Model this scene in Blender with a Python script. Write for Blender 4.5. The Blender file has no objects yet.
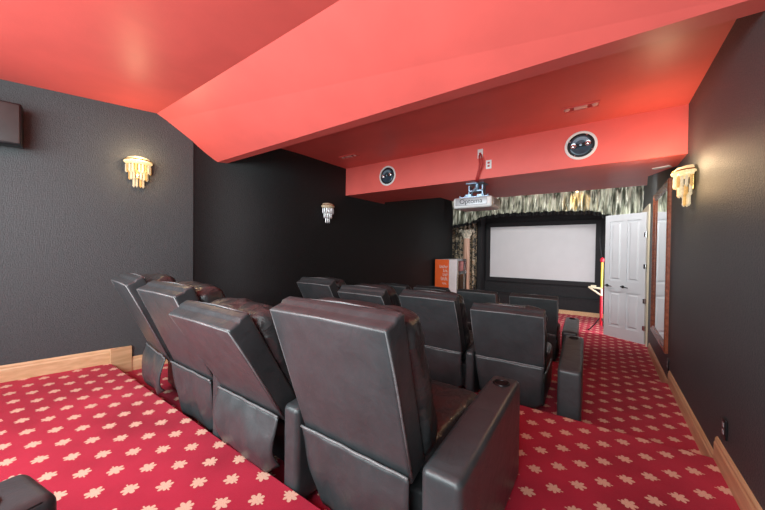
import bpy, bmesh, math, random
from mathutils import Vector, Matrix, noise
random.seed(7)
S = bpy.context.scene
C = S.collection
PI = math.pi

# ------------------------------------------------------------------ materials
def new_mat(name):
    m = bpy.data.materials.new(name); m.use_nodes = True
    nt = m.node_tree
    b = nt.nodes['Principled BSDF']
    return m, nt, b

def mat(name, col, rough=0.5, metal=0.0, noise_scale=None, noise_amt=0.0, bump=0.0, bump_scale=60, emit=None, estr=0.0, spec=None, trans=0.0, ior=None, coat=0.0):
    m, nt, b = new_mat(name)
    b.inputs['Base Color'].default_value = (*col, 1)
    b.inputs['Roughness'].default_value = rough
    b.inputs['Metallic'].default_value = metal
    if spec is not None: b.inputs['Specular IOR Level'].default_value = spec
    if trans: b.inputs['Transmission Weight'].default_value = trans
    if ior: b.inputs['IOR'].default_value = ior
    if coat: b.inputs['Coat Weight'].default_value = coat
    if emit:
        b.inputs['Emission Color'].default_value = (*emit, 1)
        b.inputs['Emission Strength'].default_value = estr
    tc = nt.nodes.new('ShaderNodeTexCoord')
    if noise_scale:
        n = nt.nodes.new('ShaderNodeTexNoise'); n.inputs['Scale'].default_value = noise_scale; n.inputs['Detail'].default_value = 5
        nt.links.new(tc.outputs['Object'], n.inputs['Vector'])
        mr = nt.nodes.new('ShaderNodeMapRange')
        mr.inputs['From Min'].default_value = .3; mr.inputs['From Max'].default_value = .7
        mr.inputs['To Min'].default_value = 1 - noise_amt; mr.inputs['To Max'].default_value = 1 + noise_amt
        nt.links.new(n.outputs['Fac'], mr.inputs['Value'])
        mx = nt.nodes.new('ShaderNodeVectorMath'); mx.operation = 'SCALE'
        mx.inputs[0].default_value = col
        nt.links.new(mr.outputs['Result'], mx.inputs['Scale'])
        nt.links.new(mx.outputs['Vector'], b.inputs['Base Color'])
    if bump:
        n2 = nt.nodes.new('ShaderNodeTexNoise'); n2.inputs['Scale'].default_value = bump_scale; n2.inputs['Detail'].default_value = 4
        nt.links.new(tc.outputs['Object'], n2.inputs['Vector'])
        bp = nt.nodes.new('ShaderNodeBump'); bp.inputs['Strength'].default_value = bump; bp.inputs['Distance'].default_value = .01
        nt.links.new(n2.outputs['Fac'], bp.inputs['Height'])
        nt.links.new(bp.outputs['Normal'], b.inputs['Normal'])
    return m

def wood_mat(name, c1, c2, rough=.4, axis_scale=(1, 12, 12)):
    m, nt, b = new_mat(name)
    tc = nt.nodes.new('ShaderNodeTexCoord'); mp = nt.nodes.new('ShaderNodeMapping')
    mp.inputs['Scale'].default_value = axis_scale
    n = nt.nodes.new('ShaderNodeTexNoise'); n.inputs['Scale'].default_value = 3; n.inputs['Detail'].default_value = 6
    cr = nt.nodes.new('ShaderNodeValToRGB')
    cr.color_ramp.elements[0].position = .3; cr.color_ramp.elements[0].color = (*c1, 1)
    cr.color_ramp.elements[1].position = .7; cr.color_ramp.elements[1].color = (*c2, 1)
    nt.links.new(tc.outputs['Object'], mp.inputs['Vector']); nt.links.new(mp.outputs['Vector'], n.inputs['Vector'])
    nt.links.new(n.outputs['Fac'], cr.inputs['Fac']); nt.links.new(cr.outputs['Color'], b.inputs['Base Color'])
    b.inputs['Roughness'].default_value = rough
    return m

def carpet_mat():
    """red carpet with a staggered grid of small cream leaves"""
    m, nt, b = new_mat('leaf_carpet')
    N = nt.nodes; L = nt.links
    def math_(op, a, b_=None, c_=None):
        n = N.new('ShaderNodeMath'); n.operation = op
        for i, v in enumerate((a, b_, c_)):
            if v is None: continue
            if isinstance(v, (int, float)): n.inputs[i].default_value = v
            else: L.new(v, n.inputs[i])
        return n.outputs[0]
    tc = N.new('ShaderNodeTexCoord')
    wob = N.new('ShaderNodeTexNoise'); wob.inputs['Scale'].default_value = 90; wob.inputs['Detail'].default_value = 2
    L.new(tc.outputs['Object'], wob.inputs['Vector'])
    sep = N.new('ShaderNodeSeparateXYZ'); L.new(tc.outputs['Object'], sep.inputs[0])
    X, Y = sep.outputs['X'], sep.outputs['Y']
    PX, PY = .2255, .2215
    masks = []
    for (ox, oy, sgn) in ((-.10, 2.087, 1), (.0128, 2.198, -1)):
        fx = math_('MULTIPLY', math_('SUBTRACT', math_('FRACT', math_('ADD', math_('DIVIDE', math_('SUBTRACT', X, ox), PX), 50.5)), .5), PX*sgn)
        fy = math_('MULTIPLY', math_('SUBTRACT', math_('FRACT', math_('ADD', math_('DIVIDE', math_('SUBTRACT', Y, oy), PY), 50.5)), .5), PY)
        fx2 = math_('ADD', fx, .004)
        r = math_('SQRT', math_('ADD', math_('MULTIPLY', fx2, fx2), math_('MULTIPLY', fy, fy)))
        th = math_('ARCTAN2', fy, fx2)
        lobes = math_('POWER', math_('ABSOLUTE', math_('COSINE', math_('MULTIPLY', th, 3.5))), .8)
        R = math_('MULTIPLY', math_('ADD', .5, math_('MULTIPLY', lobes, .5)), math_('ADD', .0385, math_('MULTIPLY', math_('COSINE', th), .006)))
        R = math_('ADD', R, math_('MULTIPLY', math_('SUBTRACT', wob.outputs['Fac'], .5), .012))
        leaf = math_('LESS_THAN', r, R)
        st = math_('MULTIPLY', math_('LESS_THAN', math_('ABSOLUTE', fy), .0035),
                   math_('MULTIPLY', math_('LESS_THAN', fx, 0), math_('GREATER_THAN', fx, -.048)))
        masks.append(math_('MAXIMUM', leaf, st))
    mask = math_('MAXIMUM', masks[0], masks[1])
    n = N.new('ShaderNodeTexNoise'); n.inputs['Scale'].default_value = 400; n.inputs['Detail'].default_value = 3
    L.new(tc.outputs['Object'], n.inputs['Vector'])
    n2 = N.new('ShaderNodeTexNoise'); n2.inputs['Scale'].default_value = 2.2; n2.inputs['Detail'].default_value = 4
    L.new(tc.outputs['Object'], n2.inputs['Vector'])
    f = math_('ADD', math_('MULTIPLY', n.outputs['Fac'], .5), math_('MULTIPLY', n2.outputs['Fac'], .7))
    cr = N.new('ShaderNodeValToRGB')
    cr.color_ramp.elements[0].position = .4; cr.color_ramp.elements[0].color = (.27, .007, .026, 1)
    cr.color_ramp.elements[1].position = .8; cr.color_ramp.elements[1].color = (.50, .022, .058, 1)
    L.new(f, cr.inputs['Fac'])
    cl = N.new('ShaderNodeValToRGB')
    cl.color_ramp.elements[0].position = .35; cl.color_ramp.elements[0].color = (.55, .29, .20, 1)
    cl.color_ramp.elements[1].position = .6; cl.color_ramp.elements[1].color = (.78, .52, .40, 1)
    L.new(n.outputs['Fac'], cl.inputs['Fac'])
    mx = N.new('ShaderNodeMix'); mx.data_type = 'RGBA'
    L.new(mask, mx.inputs[0]); L.new(cr.outputs['Color'], mx.inputs[6]); L.new(cl.outputs['Color'], mx.inputs[7])
    L.new(mx.outputs[2], b.inputs['Base Color'])
    b.inputs['Roughness'].default_value = .95
    b.inputs['Specular IOR Level'].default_value = .1
    b.inputs['Sheen Weight'].default_value = .15
    b.inputs['Sheen Tint'].default_value = (1, .5, .5, 1)
    bp = N.new('ShaderNodeBump'); bp.inputs['Strength'].default_value = .5; bp.inputs['Distance'].default_value = .004
    L.new(n.outputs['Fac'], bp.inputs['Height']); L.new(bp.outputs['Normal'], b.inputs['Normal'])
    return m

def leather_mat(name, col, rough=.38, wr=.35, ws=9):
    m, nt, b = new_mat(name)
    N = nt.nodes; L = nt.links
    tc = N.new('ShaderNodeTexCoord')
    n = N.new('ShaderNodeTexNoise'); n.inputs['Scale'].default_value = 7; n.inputs['Detail'].default_value = 8; n.inputs['Roughness'].default_value = .7
    L.new(tc.outputs['Object'], n.inputs['Vector'])
    cr = N.new('ShaderNodeValToRGB')
    cr.color_ramp.elements[0].position = .3; cr.color_ramp.elements[0].color = (col[0]*.75, col[1]*.75, col[2]*.75, 1)
    cr.color_ramp.elements[1].position = .75; cr.color_ramp.elements[1].color = (col[0]*1.3, col[1]*1.25, col[2]*1.25, 1)
    L.new(n.outputs['Fac'], cr.inputs['Fac']); L.new(cr.outputs['Color'], b.inputs['Base Color'])
    mr = N.new('ShaderNodeMapRange'); mr.inputs['To Min'].default_value = rough - .07; mr.inputs['To Max'].default_value = rough + .12
    L.new(n.outputs['Fac'], mr.inputs['Value']); L.new(mr.outputs['Result'], b.inputs['Roughness'])
    v = N.new('ShaderNodeTexVoronoi'); v.inputs['Scale'].default_value = 260
    L.new(tc.outputs['Object'], v.inputs['Vector'])
    n3 = N.new('ShaderNodeTexNoise'); n3.inputs['Scale'].default_value = ws; n3.inputs['Detail'].default_value = 3; n3.inputs['Distortion'].default_value = .6
    L.new(tc.outputs['Object'], n3.inputs['Vector'])
    b1 = N.new('ShaderNodeBump'); b1.inputs['Strength'].default_value = .12; b1.inputs['Distance'].default_value = .002
    L.new(v.outputs['Distance'], b1.inputs['Height'])
    b2 = N.new('ShaderNodeBump'); b2.inputs['Strength'].default_value = wr; b2.inputs['Distance'].default_value = .015
    L.new(n3.outputs['Fac'], b2.inputs['Height']); L.new(b1.outputs['Normal'], b2.inputs['Normal'])
    L.new(b2.outputs['Normal'], b.inputs['Normal'])
    b.inputs['Specular IOR Level'].default_value = .55
    return m

def drape_mat():
    m, nt, b = new_mat('patterned_drape')
    N = nt.nodes; L = nt.links
    tc = N.new('ShaderNodeTexCoord')
    n = N.new('ShaderNodeTexNoise'); n.inputs['Scale'].default_value = 9; n.inputs['Detail'].default_value = 3; n.inputs['Distortion'].default_value = 1.5
    L.new(tc.outputs['Object'], n.inputs['Vector'])
    cr = N.new('ShaderNodeValToRGB'); cr.color_ramp.interpolation = 'CONSTANT'
    e = cr.color_ramp.elements
    e[0].position = 0; e[0].color = (.012, .01, .008, 1)
    e[1].position = .47; e[1].color = (.35, .27, .17, 1)
    for p, c in ((.53, (.03, .02, .014, 1)), (.57, (.5, .42, .3, 1)), (.64, (.2, .09, .03, 1))):
        k = e.new(p); k.color = c
    L.new(n.outputs['Fac'], cr.inputs['Fac']); L.new(cr.outputs['Color'], b.inputs['Base Color'])
    b.inputs['Roughness'].default_value = .5
    return m

def satin_mat():
    m, nt, b = new_mat('silver_green_satin')
    N = nt.nodes; L = nt.links
    tc = N.new('ShaderNodeTexCoord'); mp = N.new('ShaderNodeMapping'); mp.inputs['Scale'].default_value = (3, 3, .8)
    n = N.new('ShaderNodeTexNoise'); n.inputs['Scale'].default_value = 4; n.inputs['Detail'].default_value = 2
    L.new(tc.outputs['Object'], mp.inputs['Vector']); L.new(mp.outputs['Vector'], n.inputs['Vector'])
    cr = N.new('ShaderNodeValToRGB')  # dark and pale streaks put fold shade and sheen into the colour
    cr.color_ramp.elements[0].position = .38; cr.color_ramp.elements[0].color = (.09, .10, .07, 1)
    cr.color_ramp.elements[1].position = .6; cr.color_ramp.elements[1].color = (.68, .70, .58, 1)
    L.new(n.outputs['Fac'], cr.inputs['Fac']); L.new(cr.outputs['Color'], b.inputs['Base Color'])
    b.inputs['Roughness'].default_value = .35; b.inputs['Metallic'].default_value = .3
    return m

M = {}
M['carpet'] = carpet_mat()
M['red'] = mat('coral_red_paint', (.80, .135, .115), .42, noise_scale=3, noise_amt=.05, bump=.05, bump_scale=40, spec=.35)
M['pale_red'] = mat('glossy_pale_red', (.85, .42, .38), .25, noise_scale=20, noise_amt=.1)
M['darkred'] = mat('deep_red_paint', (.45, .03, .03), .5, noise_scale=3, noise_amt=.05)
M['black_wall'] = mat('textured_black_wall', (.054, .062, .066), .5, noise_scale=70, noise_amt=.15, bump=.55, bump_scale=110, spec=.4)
M['black_wall_shaded'] = mat('shaded_black_wall', (.015, .0165, .0175), .55, noise_scale=60, noise_amt=.2, bump=.6, bump_scale=120, spec=.25)  # same black wall, with the shade beyond the seam put into its colour
M['black_matte'] = mat('matte_black', (.008, .008, .009), .7, noise_scale=20, noise_amt=.2, spec=.2)
M['black_frame'] = mat('black_velvet', (.018, .018, .020), .7, noise_scale=30, noise_amt=.2, spec=.3)
M['leather'] = leather_mat('black_leather', (.040, .048, .052), .33)
M['leather_soft'] = leather_mat('black_leather_cushion', (.030, .034, .036), .30, .9, 13)
M['piping'] = leather_mat('leather_piping_highlit', (.15, .16, .165), .26)  # base colour lightened to stand in for reflected highlights along the piping
M['oak'] = wood_mat('honey_oak', (.56, .35, .18), (.72, .49, .28), .4, (12, 1, 12))
M['mahogany'] = wood_mat('mahogany_frame', (.20, .05, .025), (.36, .11, .055), .25, (10, 1, 10))
M['cream'] = mat('cream_paint', (.72, .63, .46), .5, noise_scale=8, noise_amt=.05)
M['white_door'] = mat('white_door_paint', (.63, .65, .68), .4, noise_scale=4, noise_amt=.03)
M['white'] = mat('white_plastic', (.78, .78, .78), .4, noise_scale=10, noise_amt=.03)
M['screen'] = mat('grey_screen', (.66, .665, .68), .8, noise_scale=4, noise_amt=.02)
M['chrome'] = mat('polished_metal', (.7, .7, .72), .18, 1, noise_scale=30, noise_amt=.05)
M['dark_metal'] = mat('dark_metal', (.02, .02, .022), .35, .6, noise_scale=30, noise_amt=.1)
M['gold'] = mat('gilt_brass', (.85, .55, .2), .25, 1, noise_scale=30, noise_amt=.1)
M['crystal_lit'] = mat('lit_crystal', (.34, .30, .23), .1, noise_scale=60, noise_amt=.3, emit=(1, .78, .45), estr=.5)
M['crown_lit'] = mat('lit_crystal_crown', (.42, .33, .2), .1, noise_scale=60, noise_amt=.3, emit=(1, .74, .36), estr=.75)
M['crystal_amber'] = mat('amber_lit_crystal', (.4, .25, .1), .12, noise_scale=60, noise_amt=.3, emit=(1, .55, .16), estr=.42)
M['crystal'] = mat('unlit_crystal', (.80, .80, .82), .08, noise_scale=60, noise_amt=.25, spec=.9)
M['crystal_warm'] = mat('unlit_warm_crystal', (.78, .62, .42), .1, noise_scale=60, noise_amt=.25, spec=.9)
M['silver_plastic'] = mat('silver_plastic', (.36, .36, .38), .35, .3, noise_scale=30, noise_amt=.05)
M['blue_metal'] = mat('blue_grey_metal', (.30, .42, .56), .3, .7, noise_scale=20, noise_amt=.3)
M['cone'] = mat('blue_black_cone', (.035, .065, .095), .3, .2, noise_scale=12, noise_amt=.3)
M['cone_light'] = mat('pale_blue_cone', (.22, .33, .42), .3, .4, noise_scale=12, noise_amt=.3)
M['satin'] = satin_mat()
M['drape'] = drape_mat()
M['orange'] = mat('orange_print', (.88, .13, .02), .45, noise_scale=4, noise_amt=.05)
M['red_plastic'] = mat('red_plastic', (.65, .01, .03), .35, noise_scale=8, noise_amt=.05)
M['yellow'] = mat('yellow_plastic', (.75, .55, .08), .4, noise_scale=8, noise_amt=.05)
M['stone'] = mat('ornate_plaster', (.62, .57, .46), .6, noise_scale=20, noise_amt=.5, bump=.5, bump_scale=30)
M['pinkwood'] = wood_mat('pale_reddish_column', (.42, .20, .12), (.72, .48, .36), .4, (14, 14, .5))
M['walnut'] = wood_mat('dark_walnut', (.09, .035, .012), (.2, .08, .03), .4, (10, 10, 1))
M['pink'] = mat('pink_label', (.75, .28, .26), .5, noise_scale=30, noise_amt=.3)
M['mirror'] = mat('mirror_glass', (.86, .88, .87), .02, 1, noise_scale=1, noise_amt=.01)
m_, nt_, b_ = new_mat('clear_glass'); M['glass'] = m_
b_.inputs['Base Color'].default_value = (.9, .92, .92, 1); b_.inputs['Roughness'].default_value = .03
b_.inputs['Transmission Weight'].default_value = 1; b_.inputs['IOR'].default_value = 1.05
M['lamp'] = mat('glowing_bulb', (1, .8, .5), .3, emit=(1, .7, .3), estr=12)

# ------------------------------------------------------------------ helpers
def link_mesh(name, bm, m, parent=None, smooth=False, loc=None):
    bmesh.ops.recalc_face_normals(bm, faces=bm.faces)
    me = bpy.data.meshes.new(name)
    bm.to_mesh(me); bm.free()
    if smooth:
        for p in me.polygons: p.use_smooth = True
    me.materials.append(M[m] if isinstance(m, str) else m)
    o = bpy.data.objects.new(name, me); C.objects.link(o)
    if parent: o.parent = parent
    if loc: o.location = loc
    return o

def auto(o, ang=35):
    """smooth shading with sharp edges above an angle"""
    me = o.data
    for p in me.polygons: p.use_smooth = True
    me.set_sharp_from_angle(angle=math.radians(ang))
    return o

def tag(o, label=None, cat=None, group=None, kind=None):
    if label: o['label'] = label
    if cat: o['category'] = cat
    if group: o['group'] = group
    if kind: o['kind'] = kind
    return o

def empty(name, loc=(0, 0, 0), rz=0):
    o = bpy.data.objects.new(name, None); C.objects.link(o)
    o.empty_display_size = .1; o.location = loc; o.rotation_euler = (0, 0, rz)
    return o

def copy_tree(o, parent=None):
    c = o.copy(); C.objects.link(c); c.parent = parent
    for ch in [x for x in bpy.data.objects if x.parent == o]: copy_tree(ch, c)
    return c

def box(bm, x0, x1, y0, y1, z0, z1, mtx=None):
    vs = [bm.verts.new(Vector(p)) for p in ((x0,y0,z0),(x1,y0,z0),(x1,y1,z0),(x0,y1,z0),(x0,y0,z1),(x1,y0,z1),(x1,y1,z1),(x0,y1,z1))]
    if mtx:
        for v in vs: v.co = mtx @ v.co
    for f in ((0,3,2,1),(4,5,6,7),(0,1,5,4),(1,2,6,5),(2,3,7,6),(3,0,4,7)): bm.faces.new([vs[i] for i in f])
    return vs

def rbox(bm, hx, hy, hz, r, n=3, mid=3, fn=None, mtx=None):
    """rounded box, half sizes hx hy hz, edge radius r; fn bends every vertex"""
    def samples(h):
        a = [-h + r*(1 - math.tan((PI/4)*(1 - i/n))) for i in range(n + 1)]
        inner = [(-h + r) + (2*(h - r))*k/mid for k in range(1, mid)]
        return a + inner + [-x for x in reversed(a)]
    sx, sy, sz = samples(hx), samples(hy), samples(hz)
    cache = {}
    def V(i, j, k):
        key = (i, j, k)
        if key in cache: return cache[key]
        p = Vector((sx[i], sy[j], sz[k]))
        c = Vector((max(-(hx-r), min(hx-r, p.x)), max(-(hy-r), min(hy-r, p.y)), max(-(hz-r), min(hz-r, p.z))))
        d = p - c
        q = c + d.normalized()*r if d.length > 1e-9 else p
        if fn: q = fn(q)
        if mtx: q = mtx @ q
        cache[key] = bm.verts.new(q); return cache[key]
    nx, ny, nz = len(sx)-1, len(sy)-1, len(sz)-1
    for i in range(nx):
        for j in range(ny):
            for k in (0, nz): bm.faces.new([V(i,j,k), V(i+1,j,k), V(i+1,j+1,k), V(i,j+1,k)])
    for i in range(nx):
        for k in range(nz):
            for j in (0, ny): bm.faces.new([V(i,j,k), V(i+1,j,k), V(i+1,j,k+1), V(i,j,k+1)])
    for j in range(ny):
        for k in range(nz):
            for i in (0, nx): bm.faces.new([V(i,j,k), V(i,j+1,k), V(i,j+1,k+1), V(i,j,k+1)])

def tube(bm, pts, r, n=10, caps=True):
    pts = [Vector(p) for p in pts]
    rad = r if isinstance(r, (list, tuple)) else [r]*len(pts)
    rings = []
    up = None
    for i, p in enumerate(pts):
        t = (pts[min(i+1, len(pts)-1)] - pts[max(i-1, 0)]).normalized()
        if up is None:
            up = Vector((0,0,1)) if abs(t.z) < .9 else Vector((1,0,0))
        a = t.cross(up).normalized(); b2 = a.cross(t).normalized(); up = b2
        rings.append([bm.verts.new(p + (a*math.cos(2*PI*k/n) + b2*math.sin(2*PI*k/n))*rad[i]) for k in range(n)])
    for A, B in zip(rings, rings[1:]):
        for k in range(n): bm.faces.new([A[k], A[(k+1) % n], B[(k+1) % n], B[k]])
    if caps:
        bm.faces.new(rings[0][::-1]); bm.faces.new(rings[-1])

def lathe(bm, prof, n=24, mtx=None, a0=0, a1=2*PI):
    """profile of (radius, height) turned about z"""
    full = abs(a1 - a0 - 2*PI) < 1e-6
    cols = n if full else n + 1
    R = []
    for k in range(cols):
        a = a0 + (a1 - a0)*k/n
        R.append([bm.verts.new((mtx @ Vector((r*math.cos(a), r*math.sin(a), z))) if mtx else (r*math.cos(a), r*math.sin(a), z)) for r, z in prof])
    for k in range(n):
        A, B = R[k], R[(k+1) % cols]
        for i in range(len(prof)-1): bm.faces.new([A[i], B[i], B[i+1], A[i+1]])
    bmesh.ops.remove_doubles(bm, verts=bm.verts, dist=1e-6)

def prism(bm, poly, a, b, axis):
    """poly in two axes extruded from a to b along the third"""
    def P(p, t):
        return {'x': (t, p[0], p[1]), 'y': (p[0], t, p[1]), 'z': (p[0], p[1], t)}[axis]
    A = [bm.verts.new(P(p, a)) for p in poly]; B = [bm.verts.new(P(p, b)) for p in poly]
    n = len(poly)
    for i in range(n): bm.faces.new([A[i], A[(i+1) % n], B[(i+1) % n], B[i]])
    bm.faces.new(A[::-1]); bm.faces.new(B)

def hexa(bm, bottom, top):
    A = [bm.verts.new(p) for p in bottom]; B = [bm.verts.new(p) for p in top]
    for i in range(4): bm.faces.new([A[i], A[(i+1) % 4], B[(i+1) % 4], B[i]])
    bm.faces.new(A[::-1]); bm.faces.new(B)

def struct(name, bm, m, smooth=False):
    return tag(link_mesh(name, bm, m, smooth=smooth), kind='structure')

def quad_obj(bm, pts):
    bm.faces.new([bm.verts.new(p) for p in pts])

# ------------------------------------------------------------------ the room
XR = .612; XL = -3.66
Z0, Z1, Z2, Z3 = -1.20, -1.32, -1.45, -1.59
Y0, Y1, Y2 = 1.0075, 2.886, 4.69
YB = 9.35                         # foot of the stage front
# stepped floor, one slab per level joined into one carpeted floor
bm = bmesh.new()
box(bm, -4.6, XR+.05, -1.6, Y0, -1.9, Z0)
box(bm, -4.6, XR+.05, Y0, Y1, -1.9, Z1)
box(bm, -4.6, XR+.05, Y1, Y2, -1.9, Z2)
box(bm, -4.6, XR+1.6, Y2, YB+.6, -1.9, Z3)
struct('floor', bm, 'carpet')

# walls
T = .1
bm = bmesh.new(); poly = [(-4.75, -1.6), (-4.70, -1.6), (-4.34, .2), (-4.021, 1.745), (-4.2, 1.80), (-4.9, 1.80)]
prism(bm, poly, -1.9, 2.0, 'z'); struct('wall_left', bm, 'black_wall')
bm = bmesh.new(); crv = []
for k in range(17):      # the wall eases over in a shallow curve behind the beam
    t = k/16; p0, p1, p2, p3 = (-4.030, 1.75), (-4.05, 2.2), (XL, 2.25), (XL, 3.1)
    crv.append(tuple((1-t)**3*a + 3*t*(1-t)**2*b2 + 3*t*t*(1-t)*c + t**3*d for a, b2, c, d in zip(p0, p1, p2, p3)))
prism(bm, crv + [(XL, 8.69), (-4.5, 8.69), (-4.5, 10), (-4.9, 10), (-4.9, 1.81)], -1.9, 2.0, 'z'); auto(struct('wall_left_front', bm, 'black_wall_shaded'), 40)
bm = bmesh.new()
box(bm, XR, XR+T, -1.6, 7.05, -1.9, 2.0); box(bm, XR, XR+T, 7.05, 7.95, .74, 2.0); box(bm, XR, XR+T, 7.95, 10, -1.9, 2.0)
struct('wall_right', bm, 'black_wall')
bm = bmesh.new(); box(bm, -4.5, XR+T, 9.45, 9.55, -1.9, 2.0); struct('wall_screen', bm, 'black_frame')

# rear ceiling, its sloped face down to the beam, the beam and the ceilings beyond
cz = lambda x: (1.4425 + .017*(x+1.370), 1.5525 + .0209*(x+1.370))       # crease (y, z)
zb = lambda x: 1.0854 + .0209*(x+4.04)
yf = lambda x: 2.010 + .0367*(x+4.04)
yk = lambda x: 2.110 + .0449*(x+4.04)
xa, xb = -4.75, XR+.1
bm = bmesh.new()
def cback(x):
    y, z = cz(x); return (x, -1.6, z - .034*(y+1.6))
A = [cback(xa), cback(xb), (xb, *cz(xb)), (xa, *cz(xa))]
hexa(bm, A, [(p[0], p[1], 2.0) for p in A])
struct('ceiling', bm, 'red')
bm = bmesh.new()
def sect(x):
    y, z = cz(x)
    return [(x, y, z), (x, yf(x), zb(x)), (x, yk(x), zb(x)), (x, yk(x), 1.99), (x, y, 1.99)]
A = [bm.verts.new(p) for p in sect(xa)]; B = [bm.verts.new(p) for p in sect(xb)]
for i in range(5): bm.faces.new([A[i], A[(i+1) % 5], B[(i+1) % 5], B[i]])
bm.faces.new(A[::-1]); bm.faces.new(B)
o = struct('ceiling_beam', bm, 'red')
ZC, ZS, YS = 1.397, .936, 4.04
bm = bmesh.new(); box(bm, XL-.45, XR+.05, 2.10, YS+.05, ZC, 1.98); struct('ceiling_middle', bm, 'red')
# soffit across the room and its deeper part in front of the screen
bm = bmesh.new()
prism(bm, [(XL-.02, YS), (XR+.02, YS), (XR+.02, 4.49), (.41, 4.98), (.455, 5.62), (-2.34, 5.56), (-2.37, 5.06), (-3.50, 5.0), (XL-.02, 5.22)], ZS, 1.975, 'z')
struct('ceiling_soffit', bm, 'red')
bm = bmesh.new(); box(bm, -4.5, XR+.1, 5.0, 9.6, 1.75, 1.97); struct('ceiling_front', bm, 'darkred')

# baseboards
def board(name, pts, z, h=.148, t=.018, side=-1):
    """oak skirting along a line of points; side -1 = room lies on -x"""
    bm = bmesh.new()
    for (xa_, ya_), (xb_, yb_) in zip(pts, pts[1:]):
        d = Vector((xb_-xa_, yb_-ya_, 0)); n = Vector((-d.y, d.x, 0)).normalized()*side
        prof = [(0, 0), (t, 0), (t, h*.72), (t*.72, h*.80), (t*.72, h*.90), (t*.3, h), (0, h)]
        A = [bm.verts.new((xa_ + n.x*p[0], ya_ + n.y*p[0], z + p[1])) for p in prof]
        B = [bm.verts.new((xb_ + n.x*p[0], yb_ + n.y*p[0], z + p[1])) for p in prof]
        k = len(prof)
        for i in range(k): bm.faces.new([A[i], A[(i+1) % k], B[(i+1) % k], B[i]])
        bm.faces.new(A[::-1]); bm.faces.new(B)
    return struct(name, bm, 'oak')
board('baseboard_right_upper', [(XR, -1.6), (XR, Y0)], Z0, side=1)
board('baseboard_right_rear', [(XR, Y0), (XR, Y1)], Z1, side=1)
board('baseboard_right_middle', [(XR, Y1), (XR, Y2)], Z2, side=1)
board('baseboard_right_front', [(XR, Y2), (XR, 6.62)], Z3, side=1)
def wl(y): return -4.34 + .2065*(y - .2)
board('baseboard_left_upper', [(-4.70, -1.6), (-4.34, .2), (wl(1.16), 1.16)], Z0, side=-1)
bm = bmesh.new()      # mitred return that drops the upper skirting to the lower level
prism(bm, [(wl(1.16)+.0, 1.0), (wl(1.16)+.03, 1.0), (wl(1.16)+.03, 1.175), (wl(1.16), 1.175)], Z1, Z0+.148, 'z')
struct('trim_1', bm, 'oak')
board('baseboard_left_rear', [(wl(1.175), 1.175), (-4.021, 1.745)], Z1, side=-1)
board('baseboard_left_middle', [(XL, 3.10), (XL, Y1+.3)], Z2, side=-1)
board('baseboard_left_front', [(XL, Y1), (XL, Y2)], Z2, side=-1)
board('baseboard_left_low', [(XL, Y2), (XL, 8.6)], Z3, side=-1)

# stage front with ledge, black
bm = bmesh.new()
box(bm, -4.4, XR, YB, 9.45, Z3, -1.20); box(bm, -4.4, XR, YB-.03, 9.45, -1.20, -1.165)
struct('wall_stage_front', bm, 'black_frame')
bm = bmesh.new(); box(bm, -2.9, XR, YB-.02, YB, Z3, Z3+.10); struct('baseboard_stage', bm, 'oak')
# side return right of the drapes
bm = bmesh.new(); box(bm, -3.03, -2.93, 9.05, 9.45, Z3, 1.75); struct('wall_screen_return', bm, 'black_frame')

# door casing and the open white door
bm = bmesh.new()
box(bm, XR-.022, XR, 6.93, 7.05, Z3, .84); box(bm, XR-.022, XR, 7.95, 8.07, Z3, .84); box(bm, XR-.022, XR, 7.05, 7.95, .74, .84)
box(bm, XR, XR+T, 7.03, 7.05, Z3, .74); box(bm, XR, XR+T, 7.95, 7.97, Z3, .74); box(bm, XR, XR+T, 7.03, 7.97, .72, .74)
struct('trim_door', bm, 'cream')

hx, hy = .583, 7.035
ang = math.atan2(7.43-hy, .012-hx)
DW = math.hypot(.012-hx, 7.43-hy)+.0
door = empty('door_1', (hx, hy, Z3+.012), ang); tag(door, kind='structure')
DH = 2.29; DT = .04
bm = bmesh.new()
# local x runs hinge to edge, +y side faces the camera
cols = [(.0, .085), (.085, .085+(DW-.255)/2), (.085+(DW-.255)/2, .17+(DW-.255)/2), (.17+(DW-.255)/2, DW-.085), (DW-.085, DW)]
rows = [(0, .20), (.20, .86), (.86, 1.06), (1.06, DH-.12), (DH-.12, DH)]
for ci, (a, b2) in enumerate(cols):
    for ri, (c, d) in enumerate(rows):
        if ci in (1, 3) and ri in (1, 3): continue
        box(bm, a, b2, -DT/2, DT/2, c, d)
bmesh.ops.remove_doubles(bm, verts=bm.verts, dist=1e-5)
link_mesh('door_frame', bm, 'white_door', door)
for ci in (1, 3):
    for ri in (1, 3):
        a, b2 = cols[ci]; c, d = rows[ri]
        bm = bmesh.new()
        box(bm, a, b2, -.004, .004, c, d)
        iv = .035
        hexa(bm, [(a+iv, .004, c+iv), (b2-iv, .004, c+iv), (b2-iv, .004, d-iv), (a+iv, .004, d-iv)],
             [(a+iv*1.6, .017, c+iv*1.6), (b2-iv*1.6, .017, c+iv*1.6), (b2-iv*1.6, .017, d-iv*1.6), (a+iv*1.6, .017, d-iv*1.6)])
        link_mesh('door_panel', bm, 'white_door', door)
for px in (DW-.055, DW*.5+.01):
    bm = bmesh.new()
    tube(bm, [(px, DT/2, .96), (px, DT/2+.012, .96)], .026, 16)
    tube(bm, [(px, DT/2, .96), (px, DT/2+.05, .96)], .009, 8)
    tube(bm, [(px+.012, DT/2+.05, .962), (px-.05, DT/2+.052, .958), (px-.11, DT/2+.048, .952)], [.011, .010, .007], 8)
    auto(link_mesh('door_handle', bm, 'dark_metal', door))
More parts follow.
